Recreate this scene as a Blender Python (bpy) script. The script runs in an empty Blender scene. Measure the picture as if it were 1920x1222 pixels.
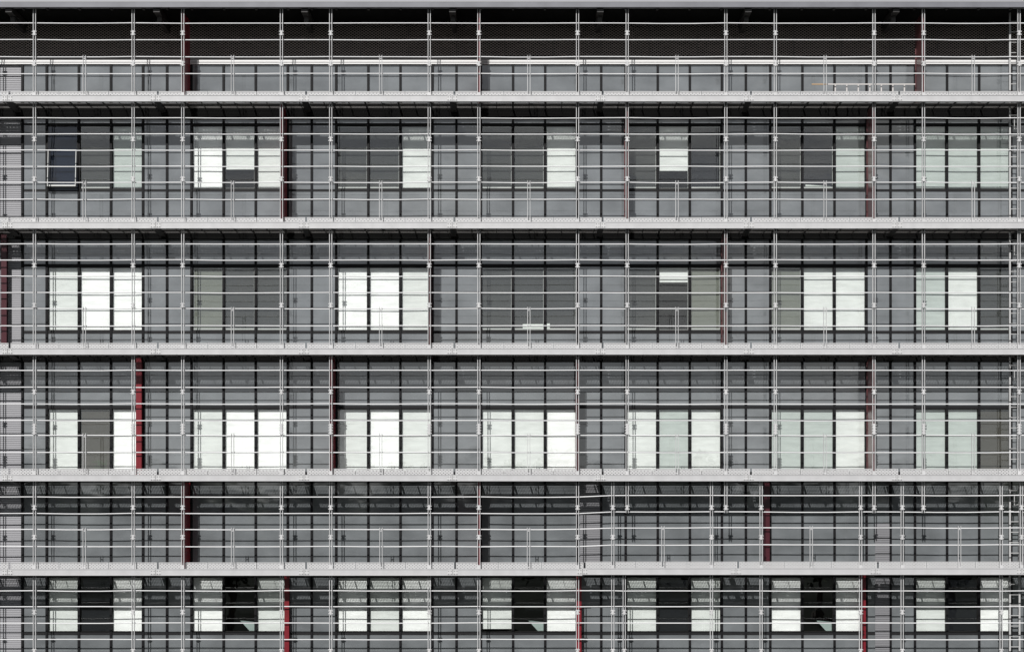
import bpy, math, random
from mathutils import Vector, Matrix
random.seed(7)
R = math.radians
C = bpy.context.scene
# ------------------------------------------------------------------ camera
D = 50.0            # metres from the camera to the walkway fronts
S = 60.0            # photo pixels per metre on that plane
CX, HZ = 975.0, 955.0
cam = bpy.data.objects.new('camera', bpy.data.cameras.new('camera'))
C.collection.objects.link(cam); C.camera = cam
cam.location = (0, -D, 0); cam.rotation_euler = (R(90), 0, 0)
cam.data.sensor_width = 36; cam.data.lens = 36 * D / (1920 / S)
cam.data.shift_x = (960 - CX) / 1920; cam.data.shift_y = (HZ - 611) / 1920
cam.data.clip_end = 6000
# ------------------------------------------------------------------ sky and sun
trav = Vector((0.27, 1.0, -0.905)).normalized()
EL = math.asin(-trav.z); AZ = math.atan2(-trav.x, -trav.y)
w = bpy.data.worlds.new('World'); C.world = w; w.use_nodes = True
nt = w.node_tree; N = nt.nodes; L = nt.links
bg = N['Background']; bg.inputs[1].default_value = 0.05
sky = N.new('ShaderNodeTexSky'); sky.sky_type = 'NISHITA'; sky.sun_disc = False; sky.dust_density = 0.1; sky.air_density = 0.7
sky.sun_elevation = EL; sky.sun_rotation = AZ % (2 * math.pi)
tc = N.new('ShaderNodeTexCoord'); mp = N.new('ShaderNodeMapping'); mp.inputs['Scale'].default_value = (6, 6, 24)
nz = N.new('ShaderNodeTexNoise'); nz.inputs['Scale'].default_value = 1.3; nz.inputs['Detail'].default_value = 6
nz.inputs['Roughness'].default_value = 0.55
rp = N.new('ShaderNodeValToRGB'); rp.color_ramp.elements[0].position = 0.46; rp.color_ramp.elements[1].position = 0.64
mx = N.new('ShaderNodeMix'); mx.data_type = 'RGBA'; mx.inputs['B'].default_value = (10.0, 10.15, 10.1, 1)
L.new(tc.outputs['Generated'], mp.inputs[0]); L.new(mp.outputs[0], nz.inputs[0]); L.new(nz.outputs[0], rp.inputs[0])
sz = N.new('ShaderNodeSeparateXYZ'); L.new(tc.outputs['Generated'], sz.inputs[0])      # cloud banks low in the sky, clear overhead
mr = N.new('ShaderNodeMapRange'); mr.inputs[1].default_value = 0.42; mr.inputs[2].default_value = 0.28; L.new(sz.outputs[2], mr.inputs[0])
mm = N.new('ShaderNodeMath'); mm.operation = 'MULTIPLY'; L.new(rp.outputs[0], mm.inputs[0]); L.new(mr.outputs[0], mm.inputs[1])
L.new(mm.outputs[0], mx.inputs['Factor']); hs = N.new('ShaderNodeHueSaturation'); hs.inputs['Saturation'].default_value = 0.2; L.new(sky.outputs[0], hs.inputs['Color']); L.new(hs.outputs[0], mx.inputs['A']); L.new(mx.outputs['Result'], bg.inputs[0])
sun = bpy.data.objects.new('sun', bpy.data.lights.new('sun', 'SUN')); C.collection.objects.link(sun)
sun.data.energy = 5.0; sun.data.angle = R(0.5); sun.data.color = (1.0, 0.98, 0.955)
sun.rotation_euler = trav.to_track_quat('-Z', 'Y').to_euler(); sun.location = (-10, -60, 40)
C.view_settings.view_transform = 'Standard'; C.view_settings.look = 'None'
C.view_settings.exposure = 0.22; C.view_settings.gamma = 1.0
C.render.engine = 'CYCLES'
C.cycles.transparent_max_bounces = 24

# ------------------------------------------------------------------ photo pixel -> metres on the plane at depth y
def PXm(px, y): return (px - CX) * (D + y) / (S * D)
def PZm(py, y): return (HZ - py) * (D + y) / (S * D)

# ------------------------------------------------------------------ materials
def mat(name, col, rough=0.5, metal=0.0, spec=0.5, ior=1.5, var=0.0, vscale=3.0, bump=0.0, bscale=2.0, stretch=(1, 1, 1), bdist=0.02):
    m = bpy.data.materials.new(name); m.use_nodes = True
    nt = m.node_tree; b = nt.nodes['Principled BSDF']
    b.inputs['Base Color'].default_value = (*col, 1); b.inputs['Roughness'].default_value = rough
    b.inputs['Metallic'].default_value = metal; b.inputs['Specular IOR Level'].default_value = spec
    b.inputs['IOR'].default_value = ior
    if var or bump:
        g = nt.nodes.new('ShaderNodeNewGeometry'); mp = nt.nodes.new('ShaderNodeMapping')
        mp.inputs['Scale'].default_value = stretch; nt.links.new(g.outputs['Position'], mp.inputs[0])
    if var:
        n = nt.nodes.new('ShaderNodeTexNoise'); n.inputs['Scale'].default_value = vscale; n.inputs['Detail'].default_value = 5
        nt.links.new(mp.outputs[0], n.inputs[0])
        r = nt.nodes.new('ShaderNodeMapRange'); r.inputs[1].default_value = 0.3; r.inputs[2].default_value = 0.7
        r.inputs[3].default_value = 1 - var; r.inputs[4].default_value = 1 + var
        nt.links.new(n.outputs[0], r.inputs[0])
        vm = nt.nodes.new('ShaderNodeVectorMath'); vm.operation = 'SCALE'; vm.inputs[0].default_value = col
        nt.links.new(r.outputs[0], vm.inputs['Scale']); nt.links.new(vm.outputs[0], b.inputs['Base Color'])
    if bump:
        n = nt.nodes.new('ShaderNodeTexNoise'); n.inputs['Scale'].default_value = bscale; n.inputs['Detail'].default_value = 2
        nt.links.new(mp.outputs[0], n.inputs[0])
        bp = nt.nodes.new('ShaderNodeBump'); bp.inputs['Strength'].default_value = bump; bp.inputs['Distance'].default_value = bdist
        nt.links.new(n.outputs[0], bp.inputs['Height']); nt.links.new(bp.outputs[0], b.inputs['Normal'])
    return m

def math_node(nt, op, a, b=None):
    n = nt.nodes.new('ShaderNodeMath'); n.operation = op
    for i, v in enumerate((a, b)):
        if v is None: continue
        if isinstance(v, (int, float)): n.inputs[i].default_value = v
        else: nt.links.new(v, n.inputs[i])
    return n.outputs[0]

def holes(m, kind, px, pz, thr):
    """cut a repeating pattern of holes in a sheet (world-space, so real size)"""
    nt = m.node_tree; b = nt.nodes['Principled BSDF']; out = nt.nodes['Material Output']
    g = nt.nodes.new('ShaderNodeNewGeometry'); sp = nt.nodes.new('ShaderNodeSeparateXYZ'); nt.links.new(g.outputs['Position'], sp.inputs[0])
    u = math_node(nt, 'MULTIPLY', sp.outputs[0], math.pi / px)
    v = math_node(nt, 'MULTIPLY', math_node(nt, 'ADD', sp.outputs[1], sp.outputs[2]), math.pi / pz)
    if kind == 'round':      # staggered
        h = math_node(nt, 'MULTIPLY', math_node(nt, 'SINE', u), math_node(nt, 'SINE', v)); f = math_node(nt, 'GREATER_THAN', h, thr)
    elif kind == 'grid':
        h = math_node(nt, 'MULTIPLY', math_node(nt, 'SINE', u), math_node(nt, 'SINE', v))
        f = math_node(nt, 'GREATER_THAN', math_node(nt, 'ABSOLUTE', h), thr)
    else:
        a = math_node(nt, 'ABSOLUTE', math_node(nt, 'SINE', math_node(nt, 'ADD', u, v)))
        c = math_node(nt, 'ABSOLUTE', math_node(nt, 'SINE', math_node(nt, 'SUBTRACT', u, v)))
        f = math_node(nt, 'GREATER_THAN', math_node(nt, 'MINIMUM', a, c), thr)
    t = nt.nodes.new('ShaderNodeBsdfTransparent'); mx = nt.nodes.new('ShaderNodeMixShader')
    nt.links.new(f, mx.inputs[0]); nt.links.new(b.outputs[0], mx.inputs[1]); nt.links.new(t.outputs[0], mx.inputs[2])
    nt.links.new(mx.outputs[0], out.inputs[0]); return m

def glass(name, tint, F=0.09):
    m = bpy.data.materials.new(name); m.use_nodes = True; nt = m.node_tree
    nt.nodes.remove(nt.nodes['Principled BSDF']); out = nt.nodes['Material Output']
    t = nt.nodes.new('ShaderNodeBsdfTransparent'); t.inputs[0].default_value = (*tint, 1)
    gl = nt.nodes.new('ShaderNodeBsdfGlossy'); gl.inputs['Roughness'].default_value = 0.0
    g = nt.nodes.new('ShaderNodeNewGeometry')
    n = nt.nodes.new('ShaderNodeTexNoise'); n.inputs['Scale'].default_value = 1.6; nt.links.new(g.outputs['Position'], n.inputs[0])
    bp = nt.nodes.new('ShaderNodeBump'); bp.inputs['Strength'].default_value = 0.16; bp.inputs['Distance'].default_value = 0.008
    nt.links.new(n.outputs[0], bp.inputs['Height']); nt.links.new(bp.outputs[0], gl.inputs['Normal'])
    fr = nt.nodes.new('ShaderNodeLayerWeight'); fr.inputs[0].default_value = .5     # facing = 1 - |cos|, the same from both sides
    k = math_node(nt, 'ADD', math_node(nt, 'MULTIPLY', math_node(nt, 'POWER', fr.outputs['Facing'], 5.0), 1 - F), F)
    mx = nt.nodes.new('ShaderNodeMixShader'); nt.links.new(k, mx.inputs[0]); nt.links.new(t.outputs[0], mx.inputs[1]); nt.links.new(gl.outputs[0], mx.inputs[2])
    nt.links.new(mx.outputs[0], out.inputs[0]); return m

M = {}
M['galv'] = mat('white_painted_steel', (.41, .41, .418), .45, var=.06, vscale=2.2, stretch=(1.6, 1, 1))
M['post'] = mat('post_steel', (.44, .44, .445), .6, spec=.25, var=.12, vscale=1.5)
M['rail'] = mat('rail_steel', (.62, .62, .63), .6, spec=.2, var=.08, vscale=.8)
M['toe'] = holes(mat('perforated_toe_board', (.42, .42, .425), .5), 'round', .054, .044, .62)
M['toe_edge'] = mat('toe_board_edge', (.47, .47, .475), .45)
M['grate'] = holes(mat('perforated_floor', (.60, .57, .55), .6), 'grid', .05, .05, .42)
M['dark'] = mat('dark_steel', (.03, .028, .027), .5)
M['bolt'] = mat('bolt_steel', (.12, .12, .12), .5)
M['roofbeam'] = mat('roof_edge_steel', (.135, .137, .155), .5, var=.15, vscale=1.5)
M['panel'] = mat('grey_glass_panel', (.133, .143, .150), .04, ior=2.1, var=.22, vscale=.9, bump=.35, bscale=.9, bdist=.014, stretch=(1, 1, 1.6))
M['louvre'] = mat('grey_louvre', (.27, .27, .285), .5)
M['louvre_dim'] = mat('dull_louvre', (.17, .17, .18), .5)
M['mullion'] = mat('mullion_dark_metal', (.007, .007, .008), .6, spec=.15)
M['transom'] = mat('transom_dark_metal', (.011, .011, .012), .6, spec=.2)
M['frame'] = mat('window_frame_metal', (.016, .0155, .0145), .5, spec=.2)
M['sash'] = mat('pale_sash_line', (.42, .43, .42), .5)
M['glass'] = glass('window_glass', (.978, .988, .983), .10)
M['glassblue'] = glass('tilted_glass', (.62, .67, .74), .10)  # bluish reflection put into the glass tint
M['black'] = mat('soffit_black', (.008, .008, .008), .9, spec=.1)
M['core'] = mat('interior_dark', (.02, .02, .02), .8, spec=.1)
M['red'] = mat('red_column_paint', (.18, .011, .020), .3, ior=1.6)
M['redflange'] = mat('red_column_flange', (.22, .014, .02), .3)
M['mesh'] = holes(mat('expanded_metal', (.46, .40, .375), .6), 'diamond', .125, .085, .34)
M['mesh_seam'] = mat('mesh_seam', (.10, .09, .09), .6)
M['parapet'] = mat('parapet_band', (.24, .225, .22), .6)
M['gutter'] = mat('white_gutter', (.62, .615, .61), .4)
M['wood'] = mat('orange_wood', (.36, .24, .13), .6)
M['alu'] = mat('ladder_aluminium', (.46, .44, .43), .4)
M['alu_dim'] = mat('ladder_steel', (.37, .37, .37), .45)
def blindmat(n, c): return mat('blind_' + n, c, .85, spec=.1, var=.09, vscale=1.5, stretch=(1.2, 1, 5), bump=.05, bscale=3, bdist=.01)
BL = {'X': blindmat('bright_white', (.90, .90, .895)), 'W': blindmat('white', (.70, .715, .70)), 'V': blindmat('pale_green', (.46, .50, .48)),
      'G': blindmat('grey_green', (.16, .17, .148)), 'D': blindmat('dark_grey', (.046, .048, .047)), 'E': blindmat('blackish', (.012, .013, .016)),
      'S': blindmat('sun_patch', (.34, .41, .39)), 'B': blindmat('brown_grey', (.062, .058, .050))}
M['paper'] = mat('pale_paper', (.7, .74, .7), .7)
M['plant'] = mat('plant_leaf', (.03, .05, .02), .6)
M['ground'] = mat('ground_grass_asphalt', (.036, .04, .036), 1.0, spec=0.0, var=.5, vscale=.06)
M['leaf'] = mat('tree_leaf', (.04, .06, .028), .8, spec=.1, var=.5, vscale=.8)
M['bark'] = mat('tree_bark', (.07, .055, .045), .85)

# ------------------------------------------------------------------ mesh building
class MB:
    def __init__(s): s.v = []; s.f = []
    def box(s, x0, x1, y0, y1, z0, z1):
        i = len(s.v); s.v += [(x, y, z) for z in (z0, z1) for y in (y0, y1) for x in (x0, x1)]
        s.f += [tuple(i + k for k in q) for q in ((0, 1, 5, 4), (1, 3, 7, 5), (3, 2, 6, 7), (2, 0, 4, 6), (4, 5, 7, 6), (2, 3, 1, 0))]
        return s
    def quad(s, *p):
        i = len(s.v); s.v += [tuple(q) for q in p]; s.f.append(tuple(range(i, i + len(p)))); return s
    def tube(s, pts, r, n=6):
        pts = [Vector(p) for p in pts]; base = len(s.v)
        for k, p in enumerate(pts):
            d = (pts[min(k + 1, len(pts) - 1)] - pts[max(k - 1, 0)]).normalized()
            u = d.cross(Vector((0.1, 1, 0.2))).normalized() if abs(d.y) < .9 else d.cross(Vector((1, 0, 0))).normalized()
            v = d.cross(u); rr = r[k] if isinstance(r, (list, tuple)) else r
            for j in range(n):
                a = 2 * math.pi * j / n; q = p + u * math.cos(a) * rr + v * math.sin(a) * rr; s.v.append(tuple(q))
        for k in range(len(pts) - 1):
            for j in range(n):
                a = base + k * n + j; b = base + k * n + (j + 1) % n; s.f.append((a, b, b + n, a + n))
        s.f.append(tuple(base + j for j in range(n))[::-1]); s.f.append(tuple(base + (len(pts) - 1) * n + j for j in range(n)))
        return s
    def rot(s, start, ang, axis, centre):
        m = Matrix.Rotation(ang, 3, axis); c = Vector(centre)
        for k in range(start, len(s.v)): s.v[k] = tuple(m @ (Vector(s.v[k]) - c) + c)
        return s
WORLD = {}
def put(o, parent, at):
    WORLD[o.name] = Vector(at)
    if parent is not None:
        o.parent = parent; o.location = Vector(at) - WORLD[parent.name]
    else: o.location = at
def obj(name, mb, m, parent=None, label=None, kind=None):
    xs = [v[0] for v in mb.v]; ys = [v[1] for v in mb.v]; zs = [v[2] for v in mb.v]
    c = Vector(((min(xs) + max(xs)) / 2, (min(ys) + max(ys)) / 2, min(zs)))
    me = bpy.data.meshes.new(name); me.from_pydata([tuple(Vector(v) - c) for v in mb.v], [], mb.f); me.materials.append(m); me.update()
    o = bpy.data.objects.new(name, me); C.collection.objects.link(o); put(o, parent, c)
    if label: o['label'] = label
    if kind: o['kind'] = kind
    return o
def clone(src, name, parent, at, kids=()):
    o = src.copy(); o.name = name; C.collection.objects.link(o); o.parent = None; put(o, parent, at); return o
def thing(name, label, cat, at, group=None):
    o = bpy.data.objects.new(name, None); o.empty_display_size = .3; C.collection.objects.link(o); o.location = at; WORLD[o.name] = Vector(at)
    o['label'] = label; o['category'] = cat
    if group: o['group'] = group
    return o

# ------------------------------------------------------------------ layout (photo pixels)
WY = 1.2                      # facade plane
XL, XR = -120, 2060           # built extent, a little beyond the frame
def wx(px, y=WY): return PXm(px, y)
def wz(py, y=WY): return PZm(py, y)
GZ = -9.5
SLABS = [(178.5, 190.5), (416.0, 428.3), (652.8, 664.6), (889.6, 901.6), (1066.2, 1078.4), (1304, 1316)]
BASEMUL = [88, 148.2, 208.4, 268.4, 313.4]
PER = 271.2
mul = [-3, 42.5] + [b + PER * k for k in range(7) for b in BASEMUL[:]] + [1986.4 + 0 - 0]
mul = sorted(set([m for m in mul if m < 1990] + [-48, -93, 2031]))
XL_w, XR_w = -138, 2076

# ------------------------------------------------------------------ ground and setting
g = MB().quad((-1500, -1500, GZ), (1500, -1500, GZ), (1500, 1500, GZ), (-1500, 1500, GZ))
obj('ground', g, M['ground'], kind='structure')

hb = MB(); hr = random.Random(5); n = 90
for i in range(n + 1):
    x = -900 + 1800 * i / n; h = 5.5 + 2.2 * math.sin(i * .7) + 1.5 * math.sin(i * 1.9) + hr.uniform(-1, 1)
    hb.v += [(x, -330, GZ - .5), (x, -360, h), (x, -480, h + 1), (x, -560, GZ - .5)]
for i in range(n):
    a = 4 * i; hb.f += [(a, a + 4, a + 5, a + 1), (a + 1, a + 5, a + 6, a + 2), (a + 2, a + 6, a + 7, a + 3)]
obj('added_ridge', hb, M['leaf'], kind='structure')  # unseen ridge, added to darken the skyline mirrored in the glass

# ------------------------------------------------------------------ the building
bld = thing('office_building', 'grey glass-panelled office block with dark roof screen, behind the white walkways', 'building', (0, WY, GZ))
xl, xr = wx(XL_w), wx(XR_w)
# interior: dark core, floor plates, sides, back, roof
mb = MB().box(xl, xr, 3.4, 14, GZ, wz(118)); obj('core_wall', mb, M['core'], bld)
for py in (121.5, 432, 668, 905, 1060, 1296):
    zc = wz(py); obj('floor_plate', MB().box(xl + .003, xr - .003, WY + .14, 3.397, zc - .16, zc + .14), M['core'], bld)
for x0, x1 in ((xl - .15, xl), (xr, xr + .15)):
    obj('side_wall', MB().box(x0, x1, WY - .1, 14, GZ, wz(112)), M['louvre'], bld)
# facade joints
bandrows = [(122, 166), (168, 207), (219, 231.5), (359, 407), (408.5, 440), (447, 495), (625, 648), (649.5, 670), (677, 760),
            (889, 962 + 14), (978, 1060), (1061.5, 1076), (1189, 1268), (1270, 1380), (1382, 1500)]
bandrows = [(122, 207), (219, 231.5), (359, 440), (447, 495), (625, 670), (677, 760), (889, 1076), (1189, 1300), (1302, 1508)]
winrows = [(235, 355), (500, 620), (765.5, 884.5), (1080.5, 1184.5)]
transoms = [(231.5, 235), (355, 359), (495, 500), (620, 625), (760, 765.5), (884.5, 889), (1076, 1080.5), (1184.5, 1189)]
def is_louvre(a, b, y0): # columns filled by louvres
    if a == -3: return True
    return False
panels = []; edges = [XL_w] + mul + [XR_w]
def vis_area(a, b, y0, y1):
    return max(0, min(b, 1920) - max(a, 0)) * max(0, min(y1, 1222) - max(y0, 0))
for (y0, y1) in bandrows:
    for a, b in zip(edges[:-1], edges[1:]):
        if a == -3: continue
        panels.append((a, b, y0, y1))
for (y0, y1) in winrows:
    for a, b in zip(edges[:-1], edges[1:]):
        if a == -3: continue
        k = (a - 88) / PER; fr = (k - math.floor(k)) * PER
        if a >= 87 and a < 88 + PER * 7 - 2 and fr < 179: continue
        panels.append((a, b, y0, y1))
panels.sort(key=lambda p: -vis_area(*p))
rest = MB()
for i, (a, b, y0, y1) in enumerate(panels):
    t = MB() if i < 100 else rest
    st = len(t.v); x0, x1 = wx(a) + .012, wx(b) - .012; z0, z1 = wz(y1) + .003, wz(y0) - .003
    t.box(x0, x1, WY, WY + .05, z0, z1)
    c = ((x0 + x1) / 2, WY + .02, (z0 + z1) / 2)
    t.rot(st, R(random.gauss(0, .10)), 'X', c); t.rot(st, R(random.gauss(0, .13)), 'Z', c)
    if i < 100: obj('cladding_panel', t, M['panel'], bld)
obj('cladding_panel', rest, M['panel'], bld, kind='stuff')
# louvres
def louvre(a, b, yt, yb, yoff=0.0):
    m_ = MB(); x0, x1 = wx(a) + .012, wx(b) - .012; z = wz(yb)
    m_.box(x0, x1, WY + .04 + yoff, WY + .06 + yoff, z, wz(yt))
    while z < wz(yt) - .05:
        i = len(m_.v)
        m_.v += [(x0, WY + .018 + yoff, z), (x1, WY + .018 + yoff, z), (x1, WY + .018 + yoff, z + .040), (x0, WY + .018 + yoff, z + .040), (x0, WY + .039 + yoff, z + .056), (x1, WY + .039 + yoff, z + .056)]
        m_.f += [(i, i + 1, i + 2, i + 3), (i + 3, i + 2, i + 5, i + 4), (i, i + 4, i + 5, i + 1), (i, i + 3, i + 4), (i + 1, i + 5, i + 2)]
        z += .06
    return m_
for yt, yb in ((122, 207), (219, 440), (447, 670), (677, 1076), (1080, 1400)):
    obj('louvre_panel', louvre(-3, 42.5, yt, yb), M['louvre'], bld)
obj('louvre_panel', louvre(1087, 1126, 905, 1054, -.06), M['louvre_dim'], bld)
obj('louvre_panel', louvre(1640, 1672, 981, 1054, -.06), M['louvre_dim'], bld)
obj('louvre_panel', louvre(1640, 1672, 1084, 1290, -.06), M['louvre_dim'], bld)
# mullions and transoms
for m_ in mul:
    x = wx(m_); obj('mullion', MB().box(x - .036, x + .036, WY - .05, WY + .09, GZ, wz(122.3)), M['mullion'], bld)
for y0, y1 in transoms:
    for a, b in ((XL_w, -3), (42.5, XR_w)):
        obj('transom', MB().box(wx(a), wx(b), WY - .02, WY + .08, wz(y1) + .001, wz(y0) - .001), M['transom'], bld)
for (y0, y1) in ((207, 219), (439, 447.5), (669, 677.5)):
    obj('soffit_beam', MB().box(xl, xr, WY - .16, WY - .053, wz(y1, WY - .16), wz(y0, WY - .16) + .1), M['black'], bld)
# windows ---------------------------------------------------------------
# codes per pane: colour of the blind, and optionally how far down it hangs (0..1)
WIN = [
 [(('O', 1), ('D', 1), ('V', 1)), (('X', 1), ('W', .68), ('W', 1)), (('D', 1), ('D', 1), ('W', 1)), (('D', 1), ('D', 1), ('W', 1)), (('D', 1), ('W', .70), ('E', 1)), (('D', 1), ('E', 1), ('V', 1)), (('V', 1), ('V', 1), ('V', 1))],
 [(('W', 1), ('X', 1), ('X', 1)), (('G', 1), ('D', 1), ('D', 1)), (('X', 1), ('X', 1), ('W', 1)), (('D', 1), ('D', 1), ('D', 1)), (('D', 1), ('W', .22), ('G', 1)), (('G', 1), ('W', 1), ('W', 1)), (('V', 1), ('W', 1), ('D', 1))],
 [(('W', 1), ('B', 1), ('X', 1)), (('W', 1), ('X', 1), ('X', 1)), (('W', 1), ('X', 1), ('W', 1)), (('W', 1), ('W', 1), ('X', 1)), (('W', 1), ('V', 1), ('W', 1)), (('V', 1), ('V', 1), ('W', 1)), (('V', 1), ('V', 1), ('B', 1))],
 [(('W', 1), ('E', 1), ('X', 1)), (('X', 1), ('T', 1), ('W', 1)), (('X', 1), ('W', 1), ('X', 1)), (('W', .96), ('T', 1), ('X', 1)), (('W', 1), ('E', 1), ('W', 1)), (('X', 1), ('T', 1), ('X', 1)), (('W', 1), ('E', 1), ('X', 1))],
]
for r, (y0, y1) in enumerate(winrows):
    for k in range(7):
        ml = [88 + PER * k, 148.2 + PER * k, 208.4 + PER * k, 268.4 + PER * k]
        zt, zb = wz(y0), wz(y1)
        fr = MB()
        for j in range(3):
            a, b = wx(ml[j]) + .038, wx(ml[j + 1]) - .038
            fr.box(a, a + .010, WY + .0, WY + .075, zb + .032, zt - .032); fr.box(b - .010, b, WY + .0, WY + .075, zb + .032, zt - .032)
            fr.box(a, b, WY + .0, WY + .075, zb + .002, zb + .030); fr.box(a, b, WY + .0, WY + .075, zt - .030, zt - .002)
        win = obj('window', fr, M['frame'], bld)
        for j in range(3):
            code, hang = WIN[r][k][j]
            a, b = wx(ml[j]) + .049, wx(ml[j + 1]) - .049; c0, c1 = zb + .034, zt - .034; h = c1 - c0
            if code in 'DEGB' or hang < 1 or code == 'T' and True:
                s = MB(); tt, bb = (.035, .05) if code in 'DEG' and hang == 1 and r < 3 else (.012, .012)
                s.box(a, a + .011, WY + .042, WY + .062, c0 + bb, c1 - tt); s.box(b - .011, b, WY + .042, WY + .062, c0 + bb, c1 - tt)
                s.box(a, b, WY + .042, WY + .062, c0, c0 + bb - .001); s.box(a, b, WY + .042, WY + .062, c1 - tt + .001, c1)
                if r < 3: obj('sash_frame', s, M['sash'], win)
            if code == 'O':     # tilted sash hanging open outwards at the bottom
                s = MB(); n = .03; y = WY - .03
                s.box(a - .03, a, y, y + .03, c0, c1); s.box(b, b + .03, y, y + .03, c0, c1); s.box(a, b, y, y + .03, c0 - .02, c0 + .02); s.box(a, b, y, y + .03, c1 - .02, c1 + .015)
                s.rot(0, R(-4.5), 'X', (0, y, c1)); obj('sash_frame', s, M['mullion'], win, label='dark sash tilted open at the bottom')
                s = MB(); y2 = y - .012
                zz = c1 - .46 * h + .12
                s.box(a + .01, a + .03, y2, y2 + .01, c0 + .07, zz); s.box(b - .03, b - .01, y2, y2 + .01, c0 + .07, zz); s.box(a + .01, b - .01, y2, y2 + .01, zz, zz + .02); s.box(a + .01, b - .01, y2, y2 + .01, c0 + .02, c0 + .065)
                s.rot(0, R(-4.5), 'X', (0, y, c1)); obj('inner_frame', s, M['sash'], win)
                s = MB().box(a + .001, b - .001, y + .008, y + .016, c0 + .022, c1 - .022); s.rot(0, R(-4.5), 'X', (0, y, c1)); obj('pane', s, M['glassblue'], win)
                s = MB().box(a, b, WY + .10, WY + .103, c0, c1); obj('blind', s, blindmat('blue_reflection', (.05, .057, .075)), win)  # backing sheet, its colour carries the bluish reflection of the open sash
                continue
            # glass
            st = MB().box(a + .0, b - .0, WY + .034, WY + .040, c0, c1)
            st.rot(0, R(random.gauss(0, .10)), 'X', ((a + b) / 2, WY + .037, (c0 + c1) / 2)); st.rot(0, R(random.gauss(0, .12)), 'Z', ((a + b) / 2, WY + .037, (c0 + c1) / 2))
            obj('pane', st, M['glass'], win)
            if code == 'T':     # pale sheet added as a patch of sunlight low in an open, dark window
                zz = c0 + h * .30
                wdt = b - a; q = [(a + wdt * .80, c0), (b, c0), (b, c0 + h * .17), (a + wdt * .48, c0 + h * .19)]
                s = MB(); s.v = [(u, WY + .2, v) for u, v in q] + [(u, WY + .204, v) for u, v in q]
                s.f = [(0, 1, 2, 3), (7, 6, 5, 4), (0, 4, 5, 1), (1, 5, 6, 2), (2, 6, 7, 3), (3, 7, 4, 0)]
                obj('blind', s, BL['S'], win, label='pale sheet as a patch of sunlight at the foot of the dark pane')
                s = MB().box(a + .3, b, WY + .35, WY + .36, c0 + h * .36, c0 + h * .56); obj('screen', s, BL['E'], win)
                continue
            top = c1; bot = c1 - h * hang
            yb = WY + .085 + random.uniform(0, .02)
            if code in 'DEGB': yb = WY + .075
            bm = MB().box(a - .008, b + .008, yb, yb + .004, bot, top)
            lab = None
            if hang < .9: lab = 'white blind drawn only part of the way down'; bm.box(a - .015, b + .015, yb - .012, yb - .001, bot - .02, bot + .012)
            obj('blind', bm, BL[code], win, label=lab)
        if r == 2 and k == 0:
            pl = MB(); xc = wx(187); zc = zb + .04
            for i in range(60):
                px_, pz_ = xc + random.gauss(0, .10), zc + random.uniform(0, .34); s_ = random.uniform(.02, .05); a_ = random.uniform(0, 6.28)
                pl.quad(*[(px_ + s_ * math.cos(a_ + q), WY + .066 + .001 * (i % 8), pz_ + s_ * (.6 if q % 2 else 1.0) * math.sin(a_ + q)) for q in (0, 1.57, 3.14, 4.71)])
            obj('window_plant', pl, M['plant'], win, label='small leafy plant on the sill behind the dark pane')
        if r == 1 and k == 3:
            s = MB(); s.box(wx(980), wx(1019), WY + .064, WY + .072, zb + .09, zb + .22); s.box(wx(1025), wx(1031), WY + .064, WY + .072, zb + .09, zb + .24); obj('paper_stack', s, M['paper'], win)
        if r == 0 and k == 5:
            s = MB(); xa, xb2 = wx(1511), wx(1559); s.quad((xa, WY + .066, zb + .06), (xb2, WY + .066, zb + .06), (xb2, WY + .066, zb + .11), (xa, WY + .066, zb + .16)); obj('paper_stack', s, M['paper'], win)
# roof level: parapet gutter, recessed mesh screen, roof edge and overhang
obj('gutter', MB().box(xl, xr, WY - .06, WY + .1, wz(117.3), wz(113.8)).box(xl, xr, WY - .02, WY + .1, wz(119.2), wz(117.3) - .002).box(xl, xr, WY - .075, WY + .1, wz(121.6), wz(119.2) - .002), M['gutter'], bld)
MY = 2.0
obj('parapet_ledge', MB().box(xl, xr, WY + .102, MY + .2, wz(122), wz(118)), M['parapet'], bld)
obj('parapet_band', MB().box(xl, xr, MY - .05, MY + .0, wz(118), PZm(105.5, MY - .05)), M['parapet'], bld)
obj('screen_backing', MB().box(xl, xr, MY + .25, MY + .3, wz(118) + .01, PZm(-60, MY)), M['black'], bld)
e = [PXm(135 + 90.2 * i, MY) for i in range(-3, 22)]
for a, b in zip(e[:-1], e[1:]):
    obj('mesh_screen', MB().quad((a + .01, MY, wz(117)), (b - .01, MY, wz(117)), (b - .01, MY, PZm(-40, MY)), (a + .01, MY, PZm(-40, MY))), M['mesh'], bld)
for a in e: obj('mesh_seam', MB().box(a - .008, a + .008, MY - .01, MY + .03, PZm(105, MY), PZm(20, MY)), M['mesh_seam'], bld)
RB0, RB1 = PZm(14.0, 0), PZm(4.2, 0)
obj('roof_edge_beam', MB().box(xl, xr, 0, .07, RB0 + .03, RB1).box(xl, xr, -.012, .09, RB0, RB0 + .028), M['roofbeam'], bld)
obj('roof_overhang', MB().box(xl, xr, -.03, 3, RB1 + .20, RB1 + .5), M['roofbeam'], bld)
obj('roof_trim', MB().box(xl, xr, .02, .12, RB1 + .012, RB1 + .20), M['louvre'], bld)
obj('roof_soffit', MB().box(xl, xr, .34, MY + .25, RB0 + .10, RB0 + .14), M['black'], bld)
obj('roof_soffit_strip', MB().box(xl, xr, .12, .32, RB0 + .06, RB0 + .08), M['galv'], bld)
for i in range(-1, 9):
    x = PXm(14 + 278 * i, 0); t = MB().box(x - .10, x + .10, .10, MY - .3, RB0 - .12, RB0 + .058); t.box(x - .07, x + .07, .5, MY - .3, RB0 - .30, RB0 - .121)
    obj('roof_arm', t, M['dark'], bld)
sm = MB()
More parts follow.
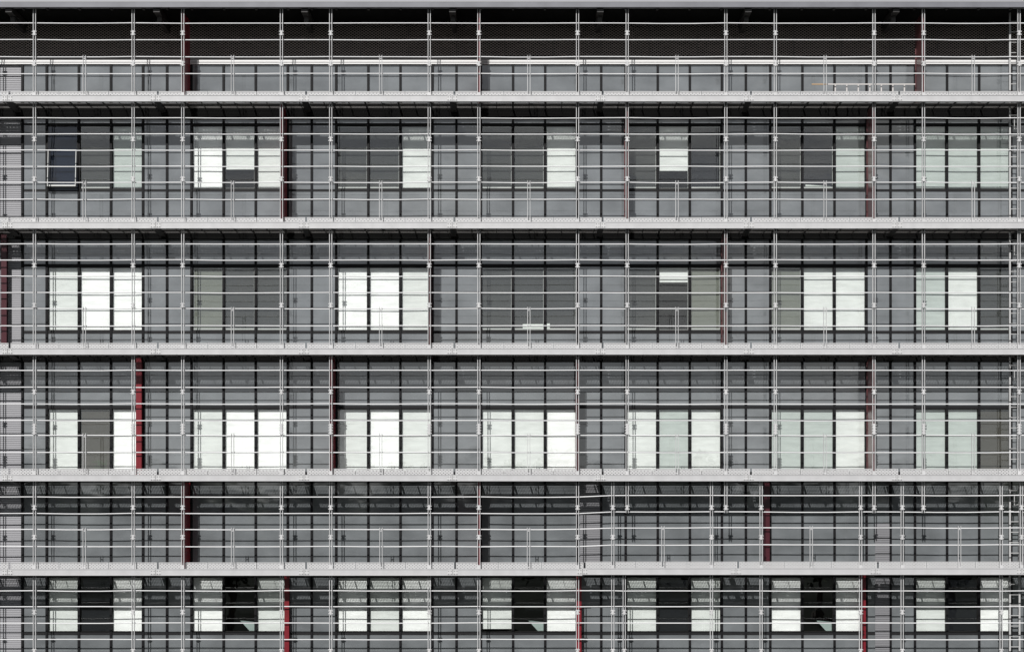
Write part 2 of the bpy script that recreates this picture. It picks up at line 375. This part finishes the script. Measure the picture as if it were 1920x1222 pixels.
for m_ in mul: x = wx(m_, .2); sm.box(x - .03, x + .03, .095, .33, RB0 + .0, RB0 + .058)
obj('roof_bracket', sm, M['dark'], bld)
obj('roof', MB().box(xl, xr, 3.001, 14, RB1 + .2, RB1 + .5), M['louvre'], bld)
obj('roof_back_wall', MB().box(xl, xr, 13.8, 14, wz(118) + .001, RB1 + .2), M['louvre'], bld)
for x0, x1 in ((xl - .15, xl), (xr, xr + .15)): obj('roof_side_wall', MB().box(x0, x1, WY, 14, wz(112) + .001, RB1 + .2), M['louvre'], bld)
# red columns, storey by storey
tops = [RB0 + .05] + [PZm(s[1], 0) + .1 for s in SLABS]; bots = [PZm(s[0], 0) for s in SLABS]
COLS = [[(343, 'fin'), (898, 'fin'), (1731.4, 'sheen')], [(528, 'fin'), (1176, 'sheen'), (1638.6, 'sheen')], [(7, 'plate_shade'), (805, 'sheen'), (1361, 'sheen')],
        [(260, 'plate'), (620.3, 'fin'), (1083, 'sheen'), (1638.6, 'sheen')], [(343, 'fin'), (898, 'fin'), (1438, 'plate_shade')], [(537.5, 'plate'), (1086, 'plate'), (1619, 'plate')]]
M['redshade'] = mat('shaded_red_paint', (.045, .007, .012), .35)  # column red with the shade put into its colour
M['redsheen'] = mat('sheen_red_paint', (.085, .028, .03), .3, ior=1.6, var=.2)  # column red with the brownish reflected sheen put into its colour
M['redbright'] = mat('bright_red_paint', (.14, .009, .015), .35, var=.15, vscale=1.5, stretch=(1, 1, 2))
for r, cs in enumerate(COLS):
    for px, kind in cs:
        z0, z1 = bots[r] + .002, tops[r] - .13
        if kind in ('fin', 'sheen'):
            x = PXm(px, .18)
            t = MB().box(x - .034, x + .034, .262, .277, z0, z1).box(x - .036, x + .036, 1.08, 1.095, z0, z1).box(x - .012, x + .012, .277, 1.08, z0, z1)
            m_ = M['red'] if kind == 'fin' else M['redsheen']
        else:
            y = .93; x = PXm(px, y); hw = .075 if r == 5 else .09
            t = MB().box(x - hw, x + hw, y, y + .015, z0, z1).box(x - hw, x + hw, y + .12, y + .135, z0, z1).box(x - .008, x + .008, y + .015, y + .12, z0, z1)
            m_ = M['redbright'] if kind == 'plate' else M['redshade']
        obj('column', t, m_, bld, label='bright red column' if kind == 'plate' else ('red column with a brownish sheen' if kind == 'sheen' else None))

# ------------------------------------------------------------------ walkways
names = ['topmost', 'second', 'third', 'fourth', 'fifth', 'lowest']
WL = ['highest white walkway, below the roof screen, with an aluminium ladder lying on it',
      'white walkway directly under the upper ribbon windows, second from the top',
      'white walkway between the middle and second window rows, third from the top',
      'white walkway below the third window row, fourth from the top',
      'white walkway directly above the bottom row of windows, fifth from the top',
      'white walkway below the bottom window row, lowest of the walkways']
JP = 278.0
protos = {}
walkxs = (XL, XR)
for r, (pt, pb) in enumerate(SLABS):
    z0, z1 = PZm(pb, 0), PZm(pt, 0)
    wk = thing('maintenance_walkway', WL[r], 'walkway', (0, 0, z0), group='white steel walkways across the facade')
    joints = [14 + JP * i + (0) for i in range(-1, 9)]
    if r == 4: joints = [-264, 14, 292, 570, 849, 1092, 1380, 1642, 1916, 2200]
    def up(px): return .025 if (r == 4 and px > 1086) else 0.0
    for a, b in zip(joints[:-1], joints[1:]):
        x0, x1 = max(PXm(a, 0), PXm(XL, 0)) + .003, min(PXm(b, 0), PXm(XR, 0)) - .003
        if x1 <= x0: continue
        u = up(a); t = MB().box(x0, x1, .004, .05, z0 + .022 + u, z1 - .018 + u).box(x0, x1, -.012, .075, z0 + u, z0 + .021 + u).box(x0, x1, -.006, .075, z1 - .017 + u, z1 + u)
        obj('fascia_beam', t, M['galv'], wk)
    for jx in joints[1:-1]:
        x = PXm(jx, 0); u = up(jx)
        t = MB().box(x - .16, x - .012, -.004, .0035, z0 + .03 + u, z1 - .025 + u).box(x + .012, x + .16, -.004, .0035, z0 + .03 + u, z1 - .025 + u)
        sp = obj('splice_plate', t, M['toe_edge'], wk)
        t = MB()
        for dx in (-.13, -.05, .05, .13):
            for dz in (.05, .14): t.box(x + dx - .011, x + dx + .011, -.016, -.0045, z0 + dz + u - .011, z0 + dz + .011 + u)
        t.box(x - .006, x + .006, .0, .004, z0 + .02 + u, z1 - .02 + u)
        obj('bolt', t, M['bolt'], sp)
    # toe board: perforated sheets with top lip and brackets
    TY = .32; pitch = 60.4; px = XL + 10.0; jset = joints
    stops = sorted([XL] + [XR] + [j + 4 for j in joints if XL < j < XR] + [])
    for a, b in zip(stops[:-1], stops[1:]):
        n = max(1, round((b - a) / 92)); 
        for i in range(n):
            p0, p1 = a + (b - a) * i / n, a + (b - a) * (i + 1) / n
            u = up(p0); x0, x1 = PXm(p0, TY) + (.035 if i == 0 else .01), PXm(p1, TY) - (.035 if i == n - 1 else .01)
            tb = obj('toe_board', MB().quad((x0, TY, z1 - .05 + u), (x1, TY, z1 - .05 + u), (x1, TY, z1 + .175 + u), (x0, TY, z1 + .175 + u)), M['toe'], wk)
            obj('edge_strip', MB().box(x0, x1, TY - .012, TY + .02, z1 + .176 + u, z1 + .196 + u).box(x0, x0 + .02, TY - .01, TY + .012, z1 - .05 + u, z1 + .175 + u).box(x1 - .02, x1, TY - .01, TY + .012, z1 - .05 + u, z1 + .175 + u), M['toe_edge'], tb)
    X0, X1 = PXm(XL, .3), PXm(XR, .3)
    obj('floor_grating', MB().quad((X0, .08, z0 + .05), (X1, .08, z0 + .05), (X1, WY - .18, z0 + .05), (X0, WY - .18, z0 + .05)), M['grate'], wk)
    for y in (.43, .55, .66):
        obj('joist', MB().box(X0, X1, y - .022, y + .022, z0 + .022, z0 + .047), M['dark'], wk)
    obj('wall_angle', MB().box(X0, X1, WY - .178, WY - .06, z0 + .03, z1 - .06), M['dark'], wk)
    for j in joints[1:-1]:
        x = PXm(j, 0)
        if not XL < j < XR: continue
        t = MB(); 
        for x0, x1, h in ((x - .09, x + .09, .012), (x - .006, x + .006, .15)):
            i = len(t.v); t.v += [(x0, .08, z0 + .02), (x1, .08, z0 + .02), (x1, WY - .06, z0 - .10), (x0, WY - .06, z0 - .10), (x0, .08, z0 + .02 + h), (x1, .08, z0 + .02 + h), (x1, WY - .06, z0 - .10 + h), (x0, WY - .06, z0 - .10 + h)]
            t.f += [tuple(i + q for q in f) for f in ((0, 3, 2, 1), (4, 5, 6, 7), (0, 1, 5, 4), (1, 2, 6, 5), (2, 3, 7, 6), (3, 0, 4, 7))]
        obj('cantilever_arm', t, M['dark'], wk)
    for m_ in mul:
        for q, (off, wd) in enumerate(((0, .028), (30, .012))):
            x = wx(m_ + off)
            if not X0 < x < X1: continue
            obj('floor_bracket', MB().box(x - wd, x + wd, .08, WY - .18, z0 + .005, z0 + .0215), M['dark'], wk)
    # short twin guard posts between the tall posts
    gp = [158.5 + 277.7 * i for i in range(7)] if r < 4 else [158.5, 436.5, 714.5, 991, 1243, 1521, 1799]
    if r >= 5: gp = []
    stubtop = [104, 339, 575.5, 812, 988.5, 1230][r]
    for p in gp:
        x = PXm(p, .18); zt = PZm(stubtop - (3 if up(p) else 0), .18)
        t = MB().box(x - .049, x - .034, .15, .20, z1 - .04, zt).box(x + .030, x + .045, .15, .20, z1 - .04, zt).box(x - .034, x + .030, .16, .185, z1 + .03, z1 + .07)
        t.box(x - .02, x + .017, .165, .18, zt - .12, zt - .09)
        obj('guard_post', t, M['post'], wk)

# ------------------------------------------------------------------ post and rail screens
FR = [-120, -28, 65, 250, 343, 528, 620.3, 805, 898, 1083, 1176, 1361, 1453.7, 1638.6, 1731.4, 1910.5, 2008]
ROW5 = FR[:10] + [1149, 1334, 1427, 1613.5, 1691.5, 1877, 1915, 2010]
ROW6 = FR[:10] + [1149, 1170.5, 1334, 1427, 1613.5, 1691.5, 1877, 1925]
RAILS = [[44, 75, 107, 121.5, 138.5], [221.6, 251.6, 282, 312.2, 342.4, 374], [457.6, 487.6, 517.8, 548.8, 578.8, 610.6],
         [694.2, 725.8, 757, 788, 816, 847.8], [931.3, 962.2, 992, 1024], [1107, 1136.5, 1167.2, 1198, 1229, 1262]]
CL = [[62, 119.5], [261, 335.5], [497.5, 572], [734.5, 804], [951, 1006.5], [1147, 1220]]
RAILS[0] = [44, 75, 107, 138.5]
RL = ['white post and rail screen in front of the dark roof mesh, topmost storey', 'white post and rail screen before the upper window row with a tilted sash',
      'white post and rail screen in front of the second window row from the top', 'white post and rail screen in front of the third window row from the top',
      'white post and rail screen with doubled posts, before the windowless grey storey', 'white post and rail screen in front of the bottom row of windows']
def post_mesh(x, z0, z1):
    return MB().box(x - .048, x - .030, .15, .205, z0, z1).box(x + .024, x + .042, .15, .205, z0, z1)
def clamp_mesh(x, z, tall=False):
    h = .17 if tall else .075
    t = MB().box(x - .032, x + .028, .125, .149, z - h, z + h)
    for dz in ((-.045, .045) if not tall else (-.13, -.045, .045, .13)):
        t.box(x - .075, x - .0325, .13, .16, z + dz - .013, z + dz + .013); t.box(x + .0285, x + .071, .13, .16, z + dz - .013, z + dz + .013)
    return t
for r in range(6):
    ztop = (RB0 - .01 if r == 0 else PZm(SLABS[r - 1][1], 0) + .03); zbot = PZm(SLABS[r][0], 0) - .05
    rs = thing('railing', RL[r], 'railing', (0, .18, zbot), group='post and rail screens between the walkways')
    posts = FR if r < 4 else (ROW5 if r == 4 else ROW6)
    for p in posts:
        x = PXm(p, .18); po = obj('post', post_mesh(x, zbot, ztop), M['post'], rs)
        for q, cy in enumerate(CL[r]):
            obj('clamp', clamp_mesh(x, PZm(cy, .13), r == 3 and q == 1), M['post'], po)
        if r < 5: obj('foot_plate', MB().box(x - .055, x + .05, .128, .149, zbot + .05, zbot + .17), M['post'], po)
    if r == 4:
        for p in (1176, 1361, 1638.6, 1731):
            x = PXm(p, .18); zs = PZm(961, .18); po = obj('post', post_mesh(x, zs, ztop), M['post'], rs, label='short post ending at the second rail')
            obj('clamp', clamp_mesh(x, PZm(951, .13)), M['post'], po)
    for ry in RAILS[r]:
        pts = []; RYY = .235
        for a, b in zip(posts[:-1], posts[1:]):
            n = 3 if b - a > 120 else 1; sag = random.uniform(-.004, .016)
            for i in range(n):
                f = i / n; pts.append((PXm(a + (b - a) * f, RYY), RYY, PZm(ry - (3 if r == 4 and a > 1086 else 0), RYY) - sag * math.sin(math.pi * f) + (random.uniform(-.008, .008) if i == 0 else 0)))
        pts.append((PXm(posts[-1], RYY), RYY, PZm(ry, RYY)))
        obj('rail', MB().tube(pts, .0155, 6), M['rail'], rs)

# ------------------------------------------------------------------ ladders
lad = thing('access_ladder', 'tall fixed steel ladder climbing all storeys at the right end of the walkways', 'ladder', (PXm(1902, .8), .8, PZm(SLABS[5][0], 0)))
LY = .72; xa, xb = PXm(1893.5, LY), PXm(1911.5, LY)
for x in (xa, xb):
    obj('side_rail', MB().box(x - .026, x + .026, LY - .02, LY + .02, PZm(SLABS[5][0], 0), RB0 + .05), M['alu_dim'], lad)
z = PZm(1290, LY); 
while z < RB0 - .1:
    obj('rung', MB().tube([(xa + .026, LY, z), (xb - .026, LY, z)], .014, 6), M['alu_dim'], lad); z += .33
for r in range(1, 5):
    zz = PZm(SLABS[r - 1][1], 0); x = PXm(1902, .5)
    obj('grab_handle', MB().tube([(x, .5, zz - .35), (x, .5, zz - .75), (x + .12, .5, zz - .73)], .014, 6), M['alu_dim'], lad)
ll = thing('portable_ladder', 'aluminium ladder with an orange wooden tip lying on its side on the topmost walkway', 'ladder', (PXm(1620, .6), .6, PZm(178.5, 0) - .05))
y = .6; za = PZm(158.4, y); zb_ = PZm(178.5, 0) - .03; x0, x1 = PXm(1551, y), PXm(1716, y)
obj('side_rail', MB().box(x0, x1, y - .015, y + .015, za - .018, za + .018), M['alu'], ll)
obj('side_rail', MB().box(x0, x1, y - .015, y + .015, zb_ - .018, zb_ + .018), M['alu'], ll)
obj('wooden_tip', MB().box(PXm(1522, y), x0 - .002, y - .015, y + .015, za - .016, za + .016), M['wood'], ll)
for i in range(7):
    x = PXm(1566 + 21.6 * i, y); obj('rung', MB().box(x - .02, x + .02, y - .012, y + .012, zb_ + .018, za - .019), M['alu'], ll)

# ------------------------------------------------------------------ trees across the street, seen mirrored in the lower glass
def tree(seed):
    rnd = random.Random(seed); tr = MB(); cr = MB(); H = 10.5
    tr.tube([(0, 0, 0), (.1, 0, 2.5), (-.1, .1, 5), (.1, 0, 7.5)], [.28, .22, .16, .07], 8)
    cen = []
    for i in range(16):
        a = rnd.uniform(0, 6.28); q = rnd.uniform(.6, 2.6); z = rnd.uniform(3.4, 9.2); q *= 1 - abs(z - 6) / 6
        c = Vector((q * math.cos(a), q * math.sin(a), z)); cen.append((c, rnd.uniform(.7, 1.3)))
        tr.tube([(0, 0, max(2.2, z - 2.6)), tuple(c * .6 + Vector((0, 0, z * .32))), tuple(c)], [.09, .05, .02], 5)
    for c, rad in cen:
        for _ in range(120):
            d = Vector((rnd.gauss(0, 1), rnd.gauss(0, 1), rnd.gauss(0, .8))) * rad * .55; p = c + d; s = rnd.uniform(.16, .36)
            u = Vector((rnd.gauss(0, 1), rnd.gauss(0, 1), rnd.gauss(0, 1))).normalized(); v = u.orthogonal().normalized()
            cr.quad(p - u * s, p - v * s * .5, p + u * s, p + v * s * .5)
    return tr, cr
rt = random.Random(3); TL = 'dark leafy tree across the street, mirrored in the lower storey glass'
pm = []
for sd in (1, 2, 3): 
    a, b = tree(sd); 
    ma = bpy.data.meshes.new('trunk'); ma.from_pydata(a.v, [], a.f); ma.materials.append(M['bark'])
    mb_ = bpy.data.meshes.new('crown'); mb_.from_pydata(b.v, [], b.f); mb_.materials.append(M['leaf']); pm.append((ma, mb_))
for i in range(30):
    x = -62 + i * 4.3 + rt.uniform(-1.5, 1.5); y = -68 - rt.uniform(0, 14); s = rt.uniform(.88, 1.22)
    t = thing('broadleaf_tree', TL, 'tree', (x, y, GZ), group='trees across the street'); t.scale = (s * 1.2, s * 1.2, s * 1.2); t.rotation_euler.z = rt.uniform(0, 6)
    for nm, me in zip(('trunk', 'crown'), pm[i % 3]):
        o = bpy.data.objects.new(nm, me); C.collection.objects.link(o); o.parent = t
